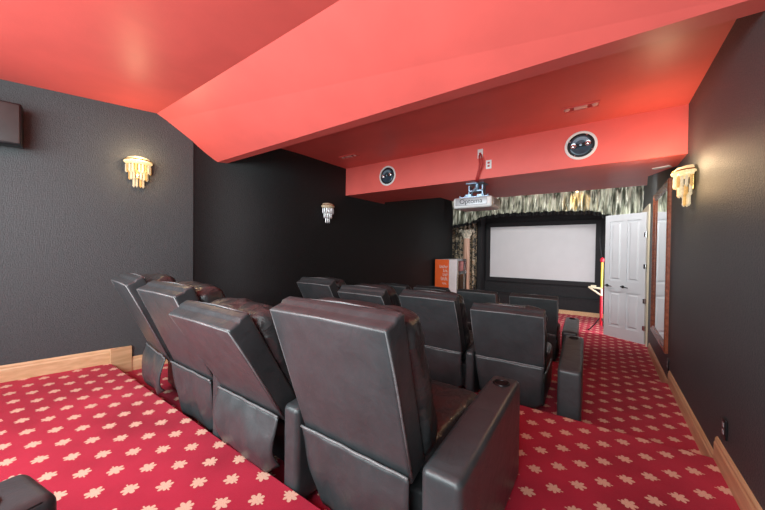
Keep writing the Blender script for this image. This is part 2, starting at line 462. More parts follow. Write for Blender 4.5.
for pz in (.28, .75, 1.35, 1.9):
    bm = bmesh.new(); tube(bm, [(-.004, DT/2+.004, pz-.045), (-.004, DT/2+.004, pz+.045)], .008, 8)
    box(bm, -.02, .03, DT/2, DT/2+.003, pz-.04, pz+.04)
    link_mesh('hinge', bm, 'chrome', door)

# ------------------------------------------------------------------ mirror in mahogany frame on the right wall
mir = empty('wall_mirror', (XR, 5.55, -.14))
tag(mir, 'tall mirror in a reddish wood frame on the black right wall beside the white door', 'mirror')
my0, my1, mz0, mz1 = -.70, .68, -1.02, 1.01
def frame_piece(bm, p0, p1, prof_w, inward):
    """frame moulding between two corners, mitred; wall plane x=0, room on -x"""
    pass
bm = bmesh.new()
prof = [(0, 0), (-.028, .0), (-.036, .015), (-.036, .04), (-.026, .06), (-.024, .08), (-.012, .10), (0, .10)]
cor = [(my0, mz0, 1, 1), (my1, mz0, -1, 1), (my1, mz1, -1, -1), (my0, mz1, 1, -1)]
rings = [[bm.verts.new((p[0], cy + sy*p[1], czz + sz*p[1])) for p in prof] for cy, czz, sy, sz in cor]
for i in range(4):
    A, B = rings[i], rings[(i+1) % 4]
    for k in range(len(prof)): bm.faces.new([A[k], A[(k+1) % len(prof)], B[(k+1) % len(prof)], B[k]])
link_mesh('frame', bm, 'mahogany', mir)
bm = bmesh.new(); box(bm, -.009, 0, my0+.09, my1-.09, mz0+.09, mz1-.09); link_mesh('mirror_glass', bm, 'mirror', mir)

# ------------------------------------------------------------------ screen
scr = empty('projection_screen', (-1.49, 9.445, 0))
tag(scr, 'large blank light grey projection screen in a wide black border on the front wall', 'screen')
sx0, sx1, sz0, sz1 = -1.275, 1.295, -.735, .715
bm = bmesh.new(); box(bm, sx0-.01, sx1+.01, -.045, 0, sz0-.01, sz1+.01); link_mesh('screen_surface', bm, 'screen', scr)
bm = bmesh.new(); bw = .11
box(bm, sx0-bw, sx0, -.07, 0, sz0-bw, sz1+bw); box(bm, sx1, sx1+bw, -.07, 0, sz0-bw, sz1+bw)
box(bm, sx0, sx1, -.07, 0, sz1, sz1+bw); box(bm, sx0, sx1, -.07, 0, sz0-bw, sz0)
link_mesh('border', bm, 'black_frame', scr)

# ------------------------------------------------------------------ valance and drapes
vx0, vx1 = -3.43, XR-.005
VY = 8.12
def vbot(x):
    pts = [(vx0, .70), (-2.98, .75), (-2.55, .905), (-2.17, .945), (-1.13, .935), (-.28, .90), (-.11, .85), (.0, .79), (vx1, .66)]
    for (a, za), (b2, zb_) in zip(pts, pts[1:]):
        if a <= x <= b2:
            t = (x-a)/(b2-a); t = t*t*(3-2*t); return za + (zb_-za)*t
    return pts[-1][1]
val = empty('valance', (-1.5, VY, 1.2))
tag(val, 'gathered silvery green satin valance with black trim hanging above the screen', 'valance')
bm = bmesh.new()
NX, NZ = 560, 14
grid = []
for i in range(NX+1):
    x = vx0 + (vx1-vx0)*i/NX
    zt, zb2 = 1.62, vbot(x)
    ph = x*2*PI/.17
    col = []
    for k in range(NZ+1):
        t = k/NZ
        amp = .035 + .055*t
        pinch = .5 + .5*math.cos(2*PI*(t*1.15))
        y = VY + .065*math.sin(ph)*math.cos(2*PI*.85*t - .5) + .03*math.sin(ph*2.3 + t*4)*(.3 + t) + .02*noise.noise(Vector((x*9, t*3, 0)))
        col.append(bm.verts.new((x - -1.5, y - VY, zt + (zb2 + .012*math.sin(ph) - zt)*t - 1.2)))
    grid.append(col)
for i in range(NX):
    for k in range(NZ): bm.faces.new([grid[i][k], grid[i+1][k], grid[i+1][k+1], grid[i][k+1]])
o = link_mesh('pleated_fabric', bm, 'satin', val, smooth=True)
md = o.modifiers.new('thick', 'SOLIDIFY'); md.thickness = .006
bm = bmesh.new(); grid = []
for i in range(NX+1):
    x = vx0 + (vx1-vx0)*i/NX; zz = vbot(x) + .012*math.sin(x*2*PI/.17)
    y = .055*math.sin(x*2*PI/.17)*math.cos(2*PI*.85 - .5) + .03*math.sin(x*2*PI/.17*2.3 + 4) - .008
    l = .06 + .012*math.sin(x*97)
    grid.append([bm.verts.new((x+1.5, y, zz - 1.2 + .012)), bm.verts.new((x+1.5, y, zz - 1.2 - l))])
for i in range(NX): bm.faces.new([grid[i][0], grid[i+1][0], grid[i+1][1], grid[i][1]])
o = link_mesh('fringe', bm, 'black_matte', val); md = o.modifiers.new('thick', 'SOLIDIFY'); md.thickness = .012

def curtain(name, x0, x1, y, z0, z1, m, pitch=.13, amp=.035):
    bm = bmesh.new(); n = int((x1-x0)/.012); g = []
    for i in range(n+1):
        x = x0 + (x1-x0)*i/n
        g.append([bm.verts.new((x, y + amp*math.sin(x*2*PI/pitch)*(.6+.4*t) + .01*noise.noise(Vector((x*8, t*2, 3))), z0 + (z1-z0)*(1-t))) for t in [k/10 for k in range(11)]])
    for i in range(n):
        for k in range(10): bm.faces.new([g[i][k], g[i+1][k], g[i+1][k+1], g[i][k+1]])
    o = link_mesh(name, bm, m, smooth=True)
    md = o.modifiers.new('thick', 'SOLIDIFY'); md.thickness = .008
    return o
o = curtain('drape', -3.80, -3.04, 9.02, Z3+.02, 1.70, 'drape')
tag(o, 'gold and black patterned drape hanging behind the ornate column left of the screen', 'curtain')

# ornate column with capital in front of the drape
colm = empty('ornamental_column', (-3.27, 8.80, Z3))
tag(colm, 'pale reddish fluted column with an ornate capital in front of the patterned drape', 'column')
bm = bmesh.new(); prof = [(0, .0), (.15, 0), (.15, .05), (.12, .09), (.12, .14), (0, .14)]; lathe(bm, prof, 28); auto(link_mesh('base', bm, 'stone', colm))
bm = bmesh.new()
n = 48; ztop = 1.96
ringb = [bm.verts.new(((.095 - .010*(k % 4 == 0))*math.cos(2*PI*k/n), (.095 - .010*(k % 4 == 0))*math.sin(2*PI*k/n), .14)) for k in range(n)]
ringt = [bm.verts.new(((.085 - .010*(k % 4 == 0))*math.cos(2*PI*k/n), (.085 - .010*(k % 4 == 0))*math.sin(2*PI*k/n), ztop)) for k in range(n)]
for k in range(n): bm.faces.new([ringb[k], ringb[(k+1) % n], ringt[(k+1) % n], ringt[k]])
link_mesh('shaft', bm, 'pinkwood', colm)
bm = bmesh.new(); lathe(bm, [(0, ztop), (.10, ztop), (.105, ztop+.02), (.09, ztop+.05), (.11, ztop+.14), (.15, ztop+.24), (.12, ztop+.25), (0, ztop+.25)], 28)
for row, (rr, zz, nn) in enumerate(((.105, ztop+.10, 10), (.135, ztop+.18, 10))):
    for k in range(nn):     # curled acanthus leaves
        a = 2*PI*(k + .5*row)/nn
        c_, s_ = math.cos(a), math.sin(a)
        tube(bm, [(c_*(rr-.03), s_*(rr-.03), zz-.07), (c_*rr, s_*rr, zz), (c_*(rr+.035), s_*(rr+.035), zz+.035), (c_*(rr+.045), s_*(rr+.045), zz+.01)], [.014, .022, .016, .006], 6)
for k in range(4):
    a = PI/4 + k*PI/2; c_, s_ = math.cos(a), math.sin(a)
    tube(bm, [(c_*.10, s_*.10, ztop+.20), (c_*.17, s_*.17, ztop+.25), (c_*.22, s_*.22, ztop+.22), (c_*.21, s_*.21, ztop+.17)], [.02, .025, .022, .012], 8)
auto(link_mesh('capital', bm, 'stone', colm))

# ------------------------------------------------------------------ orange display cabinet
cab = empty('display_cabinet', (-3.39, 7.40, Z3))
tag(cab, 'tall cabinet with orange printed front, white side and glass case by the left wall', 'cabinet')
HC = 1.375
bm = bmesh.new(); box(bm, -.19, .185, .006, .52, 0, HC); box(bm, -.19, .185, .52, 1.22, 0, .35); box(bm, -.19, -.17, .52, 1.22, .35, HC); box(bm, -.19, .185, .52, 1.22, HC-.03, HC); box(bm, -.19, .185, 1.20, 1.22, .35, HC)
link_mesh('body', bm, 'white', cab)
bm = bmesh.new(); box(bm, -.19, .19, 0, .006, 0, HC); link_mesh('front_panel', bm, 'orange', cab)
bm = bmesh.new()
def strokes(x0, x1, z, h, n):
    w = (x1-x0)/n
    for k in range(n):
        a = x0 + k*w
        hh = h*(1.0 if k % 3 else 1.35)
        box(bm, a, a+w*.30, -.004, 0, z, z+hh)
        box(bm, a, a+w*.82, -.004, 0, z+(h*.8 if k % 2 else 0), z+(h*1.0 if k % 2 else h*.2))
for args in ((-.06, .165, 1.16, .055, 6), (.04, .165, 1.06, .055, 3), (.03, .165, .96, .055, 4), (-.02, .165, .85, .065, 5), (.03, .14, .75, .035, 3)):
    bm = bmesh.new(); strokes(*args); link_mesh('lettering', bm, 'white', cab)
bm = bmesh.new(); 
for (a, b2, c, d) in ((.52, .56, .35, HC), (1.18, 1.22, .35, HC), (.56, 1.18, HC-.04, HC), (.56, 1.18, .35, .39)): box(bm, .170, .195, a, b2, c, d)
link_mesh('window_frame', bm, 'chrome', cab)
bm = bmesh.new(); box(bm, .176, .182, .56, 1.18, .39, HC-.04); link_mesh('glass', bm, 'glass', cab)
bm = bmesh.new(); box(bm, -.165, .10, .60, .85, .36, .37+.98); link_mesh('inner_panel', bm, 'cream', cab)
bm = bmesh.new(); box(bm, -.1, .13, .88, 1.16, .36, .95); link_mesh('lower_block', bm, 'walnut', cab)
bm = bmesh.new(); box(bm, -.1, .13, .88, 1.16, 1.04, 1.32); link_mesh('label_block', bm, 'pink', cab)
bm = bmesh.new(); tube(bm, [(.06, .98, .95), (.06, .98, 1.04)], [.06, .05], 14); link_mesh('metal_cup', bm, 'chrome', cab)

# ------------------------------------------------------------------ pole stand by the door
st = empty('pole_stand', (-.045, 7.72, Z3))
tag(st, 'red and yellow tripod pole with thin black rod standing behind the white door edge', 'stand')
for a in (PI*1.05, PI*1.75, PI*.4):
    bm = bmesh.new(); c_, s_ = math.cos(a), math.sin(a)
    tube(bm, [(0, 0, .30), (c_*.10, s_*.10, .14), (c_*.20, s_*.20, .012)], .011, 8)
    tube(bm, [(c_*.19, s_*.19, .012), (c_*.22, s_*.22, .012)], .016, 8)
    link_mesh('leg', bm, 'dark_metal', st)
bm = bmesh.new(); tube(bm, [(0, 0, .12), (0, 0, .89)], .024, 12); link_mesh('lower_tube', bm, 'red_plastic', st)
bm = bmesh.new(); tube(bm, [(0, 0, .89), (0, 0, 1.40)], .020, 12); link_mesh('middle_tube', bm, 'yellow', st)
bm = bmesh.new(); tube(bm, [(0, 0, 1.40), (0, 0, 1.42), (0, 0, 1.47), (-.01, 0, 1.49)], [.026, .036, .036, .02], 12); link_mesh('clamp', bm, 'red_plastic', st)
bm = bmesh.new(); tube(bm, [(-.01, 0, 1.48), (-.05, 0, 1.90)], [.010, .007], 8); link_mesh('rod', bm, 'dark_metal', st)
bm = bmesh.new()
tri = [(-.22, .89), (.0, .87), (.0, .73)]
for (a, b2) in zip(tri, tri[1:] + tri[:1]):
    tube(bm, [(a[0], -.03, a[1]), (b2[0], -.03, b2[1])], .020, 6)
box(bm, -.18, -.09, -.05, -.01, .90, .93)
link_mesh('bracket_tray', bm, 'cream', st)

# ------------------------------------------------------------------ recliners
def make_recliner(xl, xr, top_y, top_z, floor_z, base_y, label, group, arm_l=None, arm_r=None, arm_hb=.52, arm_hf=.56, arm_len=.92, flap=0, seed=0, back_y=.035, rz=0):
    """xl,xr rear panel edges; top_y/top_z rear top edge; base_y rear of the arms"""
    xc = (xl+xr)/2; w = xr-xl
    root = empty('recliner', (xc, base_y, floor_z), math.radians(rz)); tag(root, label, 'recliner', group)
    hw = w/2
    TH = top_z - floor_z; ty = top_y - base_y
    by, bz = back_y, .40                                # lower end of the rear panel
    d = Vector((0, ty-by, TH-bz)); Ln = d.length; u = d.normalized()
    nrm = Vector((0, u.z, -u.y))                       # towards the sitter
    base = Vector((0, by, bz))
    mtx = Matrix(((1, 0, 0, 0), (0, nrm.y, u.y, 0), (0, nrm.z, u.z, 0), (0, 0, 0, 1)))
    def frame(t, s, off=0): return Matrix.Translation(base + u*t + nrm*s) @ mtx
    # rear shell: flat leather panel, crisp edges, tapers slightly downwards
    bm = bmesh.new()
    def shell_fn(p):
        t = (p.z + Ln/2)/Ln
        p = p.copy(); p.x *= (.945 + .055*t)
        if p.z > Ln/2 - .03 and p.y > 0: p.z += .010
        return p
    rbox(bm, hw, .062, Ln/2, .014, 2, 8, shell_fn, frame(Ln/2, .062))
    auto(link_mesh('backrest', bm, 'leather', root), 50)
    # piping around the rear panel
    bm = bmesh.new()
    e = .002
    def fp(x, t, s): return frame(0, 0) @ Vector((x, s, t))
    for s_ in (-.0005, .122):
        pts = [fp(-hw*.95, .04, s_+.010), fp(-hw*.985+e, Ln*.7, s_+.008), fp(-hw+.008, Ln-.008, s_+.004), fp(0, Ln-.003+(.010 if s_ > .1 else 0), s_+.004), fp(hw-.008, Ln-.008, s_+.004), fp(hw*.985-e, Ln*.7, s_+.008), fp(hw*.95, .04, s_+.010)]
        tube(bm, pts[2:5] if s_ > .1 else pts, .0055, 6)
    o = link_mesh('piping', bm, 'piping', root, smooth=True)
    # puffy front cushion
    bm = bmesh.new()
    chh = Ln*.5 + .03
    def puff(p):
        q = p.copy()
        tx = q.x/(hw*.98); tz = (q.z)/(chh)
        bulge = max(0, 1-abs(tx)**3)*max(0, 1-abs(tz)**4)
        if q.y > 0: q.y += .045*bulge + .018*abs(math.sin((tz+.2)*4.2))*bulge
        amp = .017
        v = Vector((q.x*7 + seed*3.1, q.y*9, q.z*8 + seed))
        q.x += amp*.9*noise.noise(v*1.6)*(abs(tx) > .6)
        q.y += amp*noise.noise(v + Vector((5, 0, 0))); q.z += amp*.7*noise.noise(v*1.4 + Vector((0, 7, 0)))
        if q.z > 0: q.z -= .02*abs(tx)**4 + max(0, q.y)*.25*tz**4
        return q
    rbox(bm, hw*.97, .085, chh-.03, .07, 6, 22, puff, frame(Ln*.5-.034-.12*max(0, -u.y-.3), .198))
    auto(link_mesh('back_cushion', bm, 'leather_soft', root, smooth=True), 80)
    # rear skirt flap
    bm = bmesh.new(); nx, nz = 26, 16; g = []
    rnd = random.Random(seed+11)
    ph = rnd.uniform(0, 6)
    zt_ = bz + .055
    P0 = base + u*.055 + nrm*(-.010)
    for i in range(nx+1):
        s = i/nx*2-1; col = []
        for k in range(nz+1):
            t = k/nz
            z = P0.z - t*(P0.z - (.055 if flap == 0 else .13))
            wd = hw*(.955 - .045*t + .03*math.sin(t*5+ph)*t)
            # rounded, tucked-in lower corner on the left
            x = s*wd + (-.02 if flap == 0 else .01)*t*s*(s < 0)
            y = P0.y - .012*math.sin(t*PI) + (.05*t if flap == 0 else -.035*math.sin(t*2.6)) + .011*math.sin(s*4+ph+t*2)*t + .010*noise.noise(Vector((s*2.5, t*2.5, seed)))
            y += .05*max(0, abs(s)-.82)*5*t*.5
            lift = .05*max(0, abs(s)-.75)*4*t*t
            col.append(bm.verts.new((x, y, z + lift + .008*math.sin(s*3+ph)*t)))
        g.append(col)
    for i in range(nx):
        for k in range(nz): bm.faces.new([g[i][k], g[i+1][k], g[i+1][k+1], g[i][k+1]])
    edge = [g[i][0].co.copy() for i in range(nx+1)]
    sideL = [g[0][k].co.copy() for k in range(nz+1)]
    fl = link_mesh('rear_flap', bm, 'leather', root, smooth=True)
    md = fl.modifiers.new('thick', 'SOLIDIFY'); md.thickness = .008; md.offset = 0
    bm = bmesh.new(); tube(bm, [p + Vector((0, -.006, .002)) for p in edge], .0065, 6)
    link_mesh('flap_piping', bm, 'piping', fl, smooth=True)
    # base and seat
    bm = bmesh.new(); rbox(bm, hw*.93, .36, .125, .02, 2, 2, None, Matrix.Translation((0, .52, .165)))
    auto(link_mesh('base', bm, 'leather', root), 50)
    bm = bmesh.new()
    def sf(p):
        q = p.copy(); 
        if q.z > 0: q.z += .02*(1-abs(q.x/hw)**2)*(1-abs(q.y/.33)**3) + .006*noise.noise(q*7 + Vector((seed, 0, 0)))
        return q
    rbox(bm, hw*.935, .34, .085, .055, 5, 12, sf, Matrix.Translation((0, .57, .375)))
    link_mesh('seat', bm, 'leather_soft', root, smooth=True)
    bm = bmesh.new(); rbox(bm, hw*.92, .035, .17, .03, 3, 6, None, Matrix.Translation((0, .925, .25)))
    link_mesh('footrest', bm, 'leather', root, smooth=True)
    # arms
    for which, a in (('l', arm_l), ('r', arm_r)):
        if not a: continue
        x0, x1 = a[0]-xc, a[1]-xc; aw = (x1-x0)/2; ax = (x0+x1)/2
        hz = .30
        def af(p):
            q = p.copy(); t = (q.y + arm_len/2)/arm_len
            if q.z > 0: q.z += ((arm_hb + (arm_hf-arm_hb)*min(1, t*1.15)) - 2*hz + .006*math.sin(t*PI))*min(1, q.z/(hz-.04))
            q.x *= 1 + .03*math.sin(t*PI)
            if q.z < 0 and t > .5: q.y -= .0*t
            return q
        bm = bmesh.new(); rbox(bm, aw, arm_len/2, hz-.01, .030, 4, 12, af, Matrix.Translation((ax, arm_len/2, hz+.01)))
        arm = auto(link_mesh('armrest', bm, 'leather', root), 60)
        bm = bmesh.new()
        zc_ = arm_hf + .003
        for sd in (-1, 1):
            tube(bm, [(ax + sd*(aw-.012), .012, arm_hb-.018)] + [(ax + sd*(aw-.010), .03+ (arm_len-.06)*k/10, (arm_hb + (arm_hf-arm_hb)*min(1, (k/10)*1.15)) + .006*math.sin(k/10*PI) - .010) for k in range(11)], .0032, 6)
        link_mesh('seam', bm, 'leather', arm, smooth=True)
        bm = bmesh.new(); cy = arm_len - .12; top = arm_hf
        tl = Matrix.Translation((ax, cy, top-.001))
        lathe(bm, [(.036, 0), (.036, .007), (.041, .010), (.046, .006), (.046, 0)], 28, tl)
        cup = auto(link_mesh('cup_holder', bm, 'dark_metal', arm), 60)
        bm = bmesh.new(); lathe(bm, [(0, .0035), (.036, .0035), (.036, 0)], 28, tl)
        link_mesh('cup_well', bm, 'black_matte', cup)
    return root

gA = 'recliners in the row nearest the camera'; gB = 'recliners in the middle row'; gC = 'recliners in the row nearest the screen'
W = .64
make_recliner(-1.22, -.58, .845, -.264, Z1, 1.02, 'black leather recliner in the nearest row, largest and closest, right arm with open cup holder', gA, arm_l=(-1.35, -1.235), arm_r=(-.545, -.385), arm_hf=.575, arm_len=.93, seed=1)
make_recliner(-2.00, -1.36, .735, -.368, Z1, 1.02, 'black leather recliner tilted furthest back, second from the right in the nearest row', gA, arm_l=(-2.09, -1.99), flap=1, seed=2)
make_recliner(-2.72, -2.09, .80, -.290, Z1, 1.02, 'black leather recliner second from the left in the nearest row', gA, seed=3)
make_recliner(-3.42, -2.80, .80, -.272, Z1, 1.05, 'leftmost black leather recliner of the nearest row, by the end of the oak baseboard', gA, flap=1, seed=4, rz=-6)
make_recliner(-1.02, -.40, 2.84, -.533, Z2, 2.99, 'black leather recliner at the aisle end of the middle row, right of centre', gB, arm_l=(-1.105, -1.02), arm_r=(-.31, -.135), arm_hb=.47, seed=5, rz=2)
make_recliner(-1.74, -1.125, 2.74, -.462, Z2, 2.96, 'black leather recliner second from the aisle in the middle row, beside the large near one', gB, arm_l=(-1.83, -1.745), arm_hb=.47, seed=6)
make_recliner(-2.46, -1.84, 2.58, -.468, Z2, 2.92, 'black leather recliner third from the aisle in the middle row, above the largest back', gB, arm_l=(-2.55, -2.47), arm_hb=.47, seed=7)
make_recliner(-3.22, -2.62, 2.63, -.417, Z2, 2.92, 'leftmost black leather recliner of the middle row, against the dark left wall', gB, arm_l=(-3.33, -3.21), arm_hb=.47, seed=8, rz=-1.5)
make_recliner(-1.13, -.51, 4.78, -.638, Z3, 4.86, 'black leather recliner at the aisle end of the row nearest the screen', gC, arm_l=(-1.25, -1.14), arm_r=(-.46, -.28), seed=9, rz=2)
make_recliner(-1.95, -1.33, 4.82, -.637, Z3, 4.86, 'black leather recliner second from the aisle in the row nearest the screen', gC, arm_l=(-2.07, -1.96), seed=10)
make_recliner(-2.74, -2.12, 4.80, -.64, Z3, 4.86, 'mostly hidden black leather recliner third from the aisle in the row nearest the screen', gC, arm_l=(-2.87, -2.75), seed=12)
make_recliner(-3.53, -2.91, 4.82, -.65, Z3, 4.86, 'leftmost black leather recliner in the row nearest the screen, by the dark left wall', gC, seed=13)
make_recliner(-.92, -.30, -.72, -.20, Z0, -.69, 'arm of a black leather recliner in the bottom left corner of the photo', 'recliners behind the camera row', arm_l=(-1.10, -.905), arm_hb=.58, arm_hf=.61, seed=14, rz=10)

# ------------------------------------------------------------------ crystal wall sconces
def make_sconce(loc, rz, lit, label, s=1.0):
    """local x along the wall, +y into the room, z=0 at the crown top"""
    root = empty('crystal_sconce', loc, rz); root.scale = (s, s, s); tag(root, label, 'wall lamp')
    bm = bmesh.new(); rbox(bm, .045, .008, .09, .006, 2, 2, None, Matrix.Translation((0, .010, -.09)))
    auto(link_mesh('backplate', bm, 'gold', root), 50)
    bm = bmesh.new()
    lathe(bm, [(.0, .034), (.05, .030), (.095, .014), (.122, -.014), (.120, -.05), (.110, -.062), (.10, -.062)], 30, Matrix.Translation((0, .018, 0)), 0, PI)
    for k in range(19):     # faceted beads round the crown
        a = PI*k/18; rr = .118
        bmesh.ops.create_icosphere(bm, subdivisions=1, radius=.016, matrix=Matrix.Translation((rr*math.cos(a), .018+rr*math.sin(a), -.034)))
    o = link_mesh('crown', bm, 'crown_lit' if lit else 'crystal_warm', root)
    bm = bmesh.new(); tube(bm, [(rr_*math.cos(a), .018+rr_*math.sin(a), -.016) for rr_, a in [(.124, PI*k/20) for k in range(21)]], .006, 6)
    link_mesh('gilt_rim', bm, 'gold', root)
    for ti, (rr, zz, nn, ln) in enumerate(((.108, -.062, 11, .10), (.080, -.130, 8, .11), (.045, -.20, 4, .12))):
        for k in range(nn):
            a = PI*(k+.5)/nn
            x, y = rr*math.cos(a), .018+rr*math.sin(a)
            bm = bmesh.new()
            n = 6
            rings = []
            for (r_, dz) in ((.003, 0), (.011, -.012), (.011, -ln+.03), (.013, -ln+.018), (.002, -ln)):
                rings.append([bm.verts.new((x + r_*math.cos(2*PI*j/n), y + r_*math.sin(2*PI*j/n), zz+dz)) for j in range(n)])
            for A, B in zip(rings, rings[1:]):
                for j in range(n): bm.faces.new([A[j], A[(j+1) % n], B[(j+1) % n], B[j]])
            bm.faces.new(rings[-1]); bm.faces.new(rings[0])
            mm = (('crystal_amber' if (k+ti) % 3 == 1 else 'crystal_lit') if lit else 'crystal')
            link_mesh('crystal_drop', bm, mm, root)
    if lit:
        L = bpy.data.lights.new('sconce_light', 'POINT'); L.energy = lit; L.color = (1, .72, .42); L.shadow_soft_size = .02
        lo = bpy.data.objects.new('sconce_light', L); C.objects.link(lo); lo.parent = root; lo.location = (0, .21, .04)
        L = bpy.data.lights.new('sconce_light', 'POINT'); L.energy = lit*.5; L.color = (1, .66, .34); L.shadow_soft_size = .015
        lo = bpy.data.objects.new('sconce_light', L); C.objects.link(lo); lo.parent = root; lo.location = (0, .24, -.17)
    return root
wang = math.atan2(1.545, .319)        # direction of the rear left wall
y_s = 1.235
make_sconce((wl(y_s), y_s, .945), wang-PI, 5, 'lit crystal wall lamp on the grey left wall near the ceiling slope', .95)
make_sconce((XL, 3.58, .72), -PI/2, 0, 'unlit crystal wall lamp on the dark far part of the left wall', .92)
make_sconce((XR, 3.74, .73), PI/2, 9, 'lit crystal wall lamp on the right wall beside the mirror', 1.0)

# ------------------------------------------------------------------ speakers
def in_wall_speaker(x, z, label):
    root = empty('ceiling_speaker', (x, YS, z)); tag(root, label, 'speaker', 'round speakers in the red soffit')
    rot = Matrix.Rotation(PI/2, 4, 'X')      # local z -> -y
    bm = bmesh.new(); lathe(bm, [(.128, 0), (.128, .008), (.146, .010), (.153, .006), (.153, 0)], 48, rot); auto(link_mesh('white_rim', bm, 'white', root))
    bm = bmesh.new(); lathe(bm, [(0, .002), (.130, .002), (.130, 0)], 48, rot); link_mesh('basket', bm, 'dark_metal', root)
    bm = bmesh.new(); lathe(bm, [(0, .004), (.03, .006), (.072, .009), (.095, .013), (.105, .010), (.108, .003)], 40, rot @ Matrix.Translation((0, 0, 0)))
    auto(link_mesh('woofer_cone', bm, 'cone', root), 25)
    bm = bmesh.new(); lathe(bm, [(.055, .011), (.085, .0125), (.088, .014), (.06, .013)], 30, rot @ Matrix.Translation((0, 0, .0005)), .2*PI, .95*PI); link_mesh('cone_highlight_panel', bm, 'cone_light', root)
    tilt = Matrix.Rotation(-.12, 4, 'Y')
    bm = bmesh.new(); rbox(bm, .105, .006, .017, .005, 2, 4, None, tilt @ Matrix.Translation((0, -.020, 0))); auto(link_mesh('bridge', bm, 'dark_metal', root))
    for sx in (-1, 1):
        bm = bmesh.new(); lathe(bm, [(0, .016), (.012, .014), (.022, .008), (.027, .009), (.027, 0)], 24, tilt @ Matrix.Translation((sx*.068, -.022, 0)) @ rot)
        auto(link_mesh('tweeter', bm, 'chrome', root))
    bm = bmesh.new(); lathe(bm, [(0, .012), (.012, .008), (.014, 0)], 20, tilt @ Matrix.Translation((0, -.024, 0)) @ rot)
    auto(link_mesh('centre_cap', bm, 'cone_light', root))
    for k in range(4):
        a = PI/4 + k*PI/2 + .3
        bm = bmesh.new(); tube(bm, [(.118*math.cos(a), 0, .118*math.sin(a)), (.118*math.cos(a), -.008, .118*math.sin(a))], .007, 8); link_mesh('screw', bm, 'chrome', root)
    return root
in_wall_speaker(-2.79, 1.165, 'smaller looking round white rimmed speaker at the left end of the red soffit')
in_wall_speaker(-.236, 1.168, 'larger looking round white rimmed speaker at the right end of the red soffit')

sp = empty('wall_speaker', (wl(.27), .27, 1.045), wang-PI)
tag(sp, 'dark box speaker on the left wall at the top left edge', 'speaker')
bm = bmesh.new(); rbox(bm, .155, .075, .175, .006, 2, 2, None, Matrix.Translation((-.02, .105, 0))); auto(link_mesh('cabinet', bm, 'dark_metal', sp))
bm = bmesh.new(); rbox(bm, .145, .006, .165, .004, 2, 2, None, Matrix.Translation((-.02, .184, 0))); auto(link_mesh('grille', bm, mat('brown_grille', (.035, .028, .027), .45, noise_scale=4, noise_amt=.4), sp))
bm = bmesh.new(); box(bm, -.035, -.012, .19, .196, -.16, .16); link_mesh('trim_strip', bm, 'silver_plastic', sp)
bm = bmesh.new(); box(bm, -.05, .02, -.005, .04, -.06, .06); link_mesh('bracket', bm, 'dark_metal', sp)

# ------------------------------------------------------------------ projector on soffit
pr = empty('projector', (-1.46, 4.30, .655), 0)
tag(pr, 'white and silver projector hanging from the red soffit', 'projector')
bm = bmesh.new(); rbox(bm, .262, .205, .072, .028, 4, 3); auto(link_mesh('housing', bm, 'white', pr), 60)
bm = bmesh.new(); rbox(bm, .215, .006, .050, .005, 2, 2, None, Matrix.Translation((-.012, -.204, .012))); auto(link_mesh('rear_panel', bm, 'silver_plastic', pr))
bm = bmesh.new(); rbox(bm, .006, .13, .045, .005, 2, 2, None, Matrix.Translation((.262, 0, .008))); auto(link_mesh('side_vent', bm, 'silver_plastic', pr))
bm = bmesh.new(); lathe(bm, [(0, .05), (.04, .05), (.05, .04), (.05, 0)], 24, Matrix.Translation((.08, .205, 0)) @ Matrix.Rotation(-PI/2, 4, 'X')); auto(link_mesh('lens', bm, 'dark_metal', pr))
cu = bpy.data.curves.new('logo', 'FONT'); cu.body = 'Optoma'; cu.size = .092; cu.extrude = .0015; cu.align_x = 'CENTER'; cu.align_y = 'CENTER'
to = bpy.data.objects.new('logo_tmp', cu); C.objects.link(to)
bpy.context.view_layer.update()
me = bpy.data.meshes.new_from_object(to.evaluated_get(bpy.context.evaluated_depsgraph_get()))
bpy.data.objects.remove(to)
me.materials.clear(); me.materials.append(M['dark_metal'])
lg = bpy.data.objects.new('logo', me); C.objects.link(lg); lg.parent = pr; lg.location = (-.012, -.212, .014); lg.rotation_euler = (PI/2, 0, 0)
# mount
bm = bmesh.new(); box(bm, -.20, .20, -.15, .15, .074, .086)
for x in (-.19, -.12, .12, .19): tube(bm, [(x, -.14, .07), (x, -.14, .105)], .011, 8)
link_mesh('mount_plate', bm, 'blue_metal', pr)
bm = bmesh.new(); box(bm, -.10, -.085, -.06, .06, .085, .25); box(bm, .085, .10, -.06, .06, .085, .25); box(bm, -.10, .10, -.06, .06, .17, .185); tube(bm, [(0, 0, .18), (0, 0, .281)], .03, 14)
box(bm, -.13, -.05, -.09, .05, .09, .13); box(bm, .03, .12, -.09, .05, .09, .12); box(bm, -.12, .12, -.10, .10, .269, .281)
tube(bm, [(-.04, -.09, .1), (-.03, -.11, .16), (.03, -.10, .22)], .012, 8)
link_mesh('mount_bracket', bm, 'blue_metal', pr)

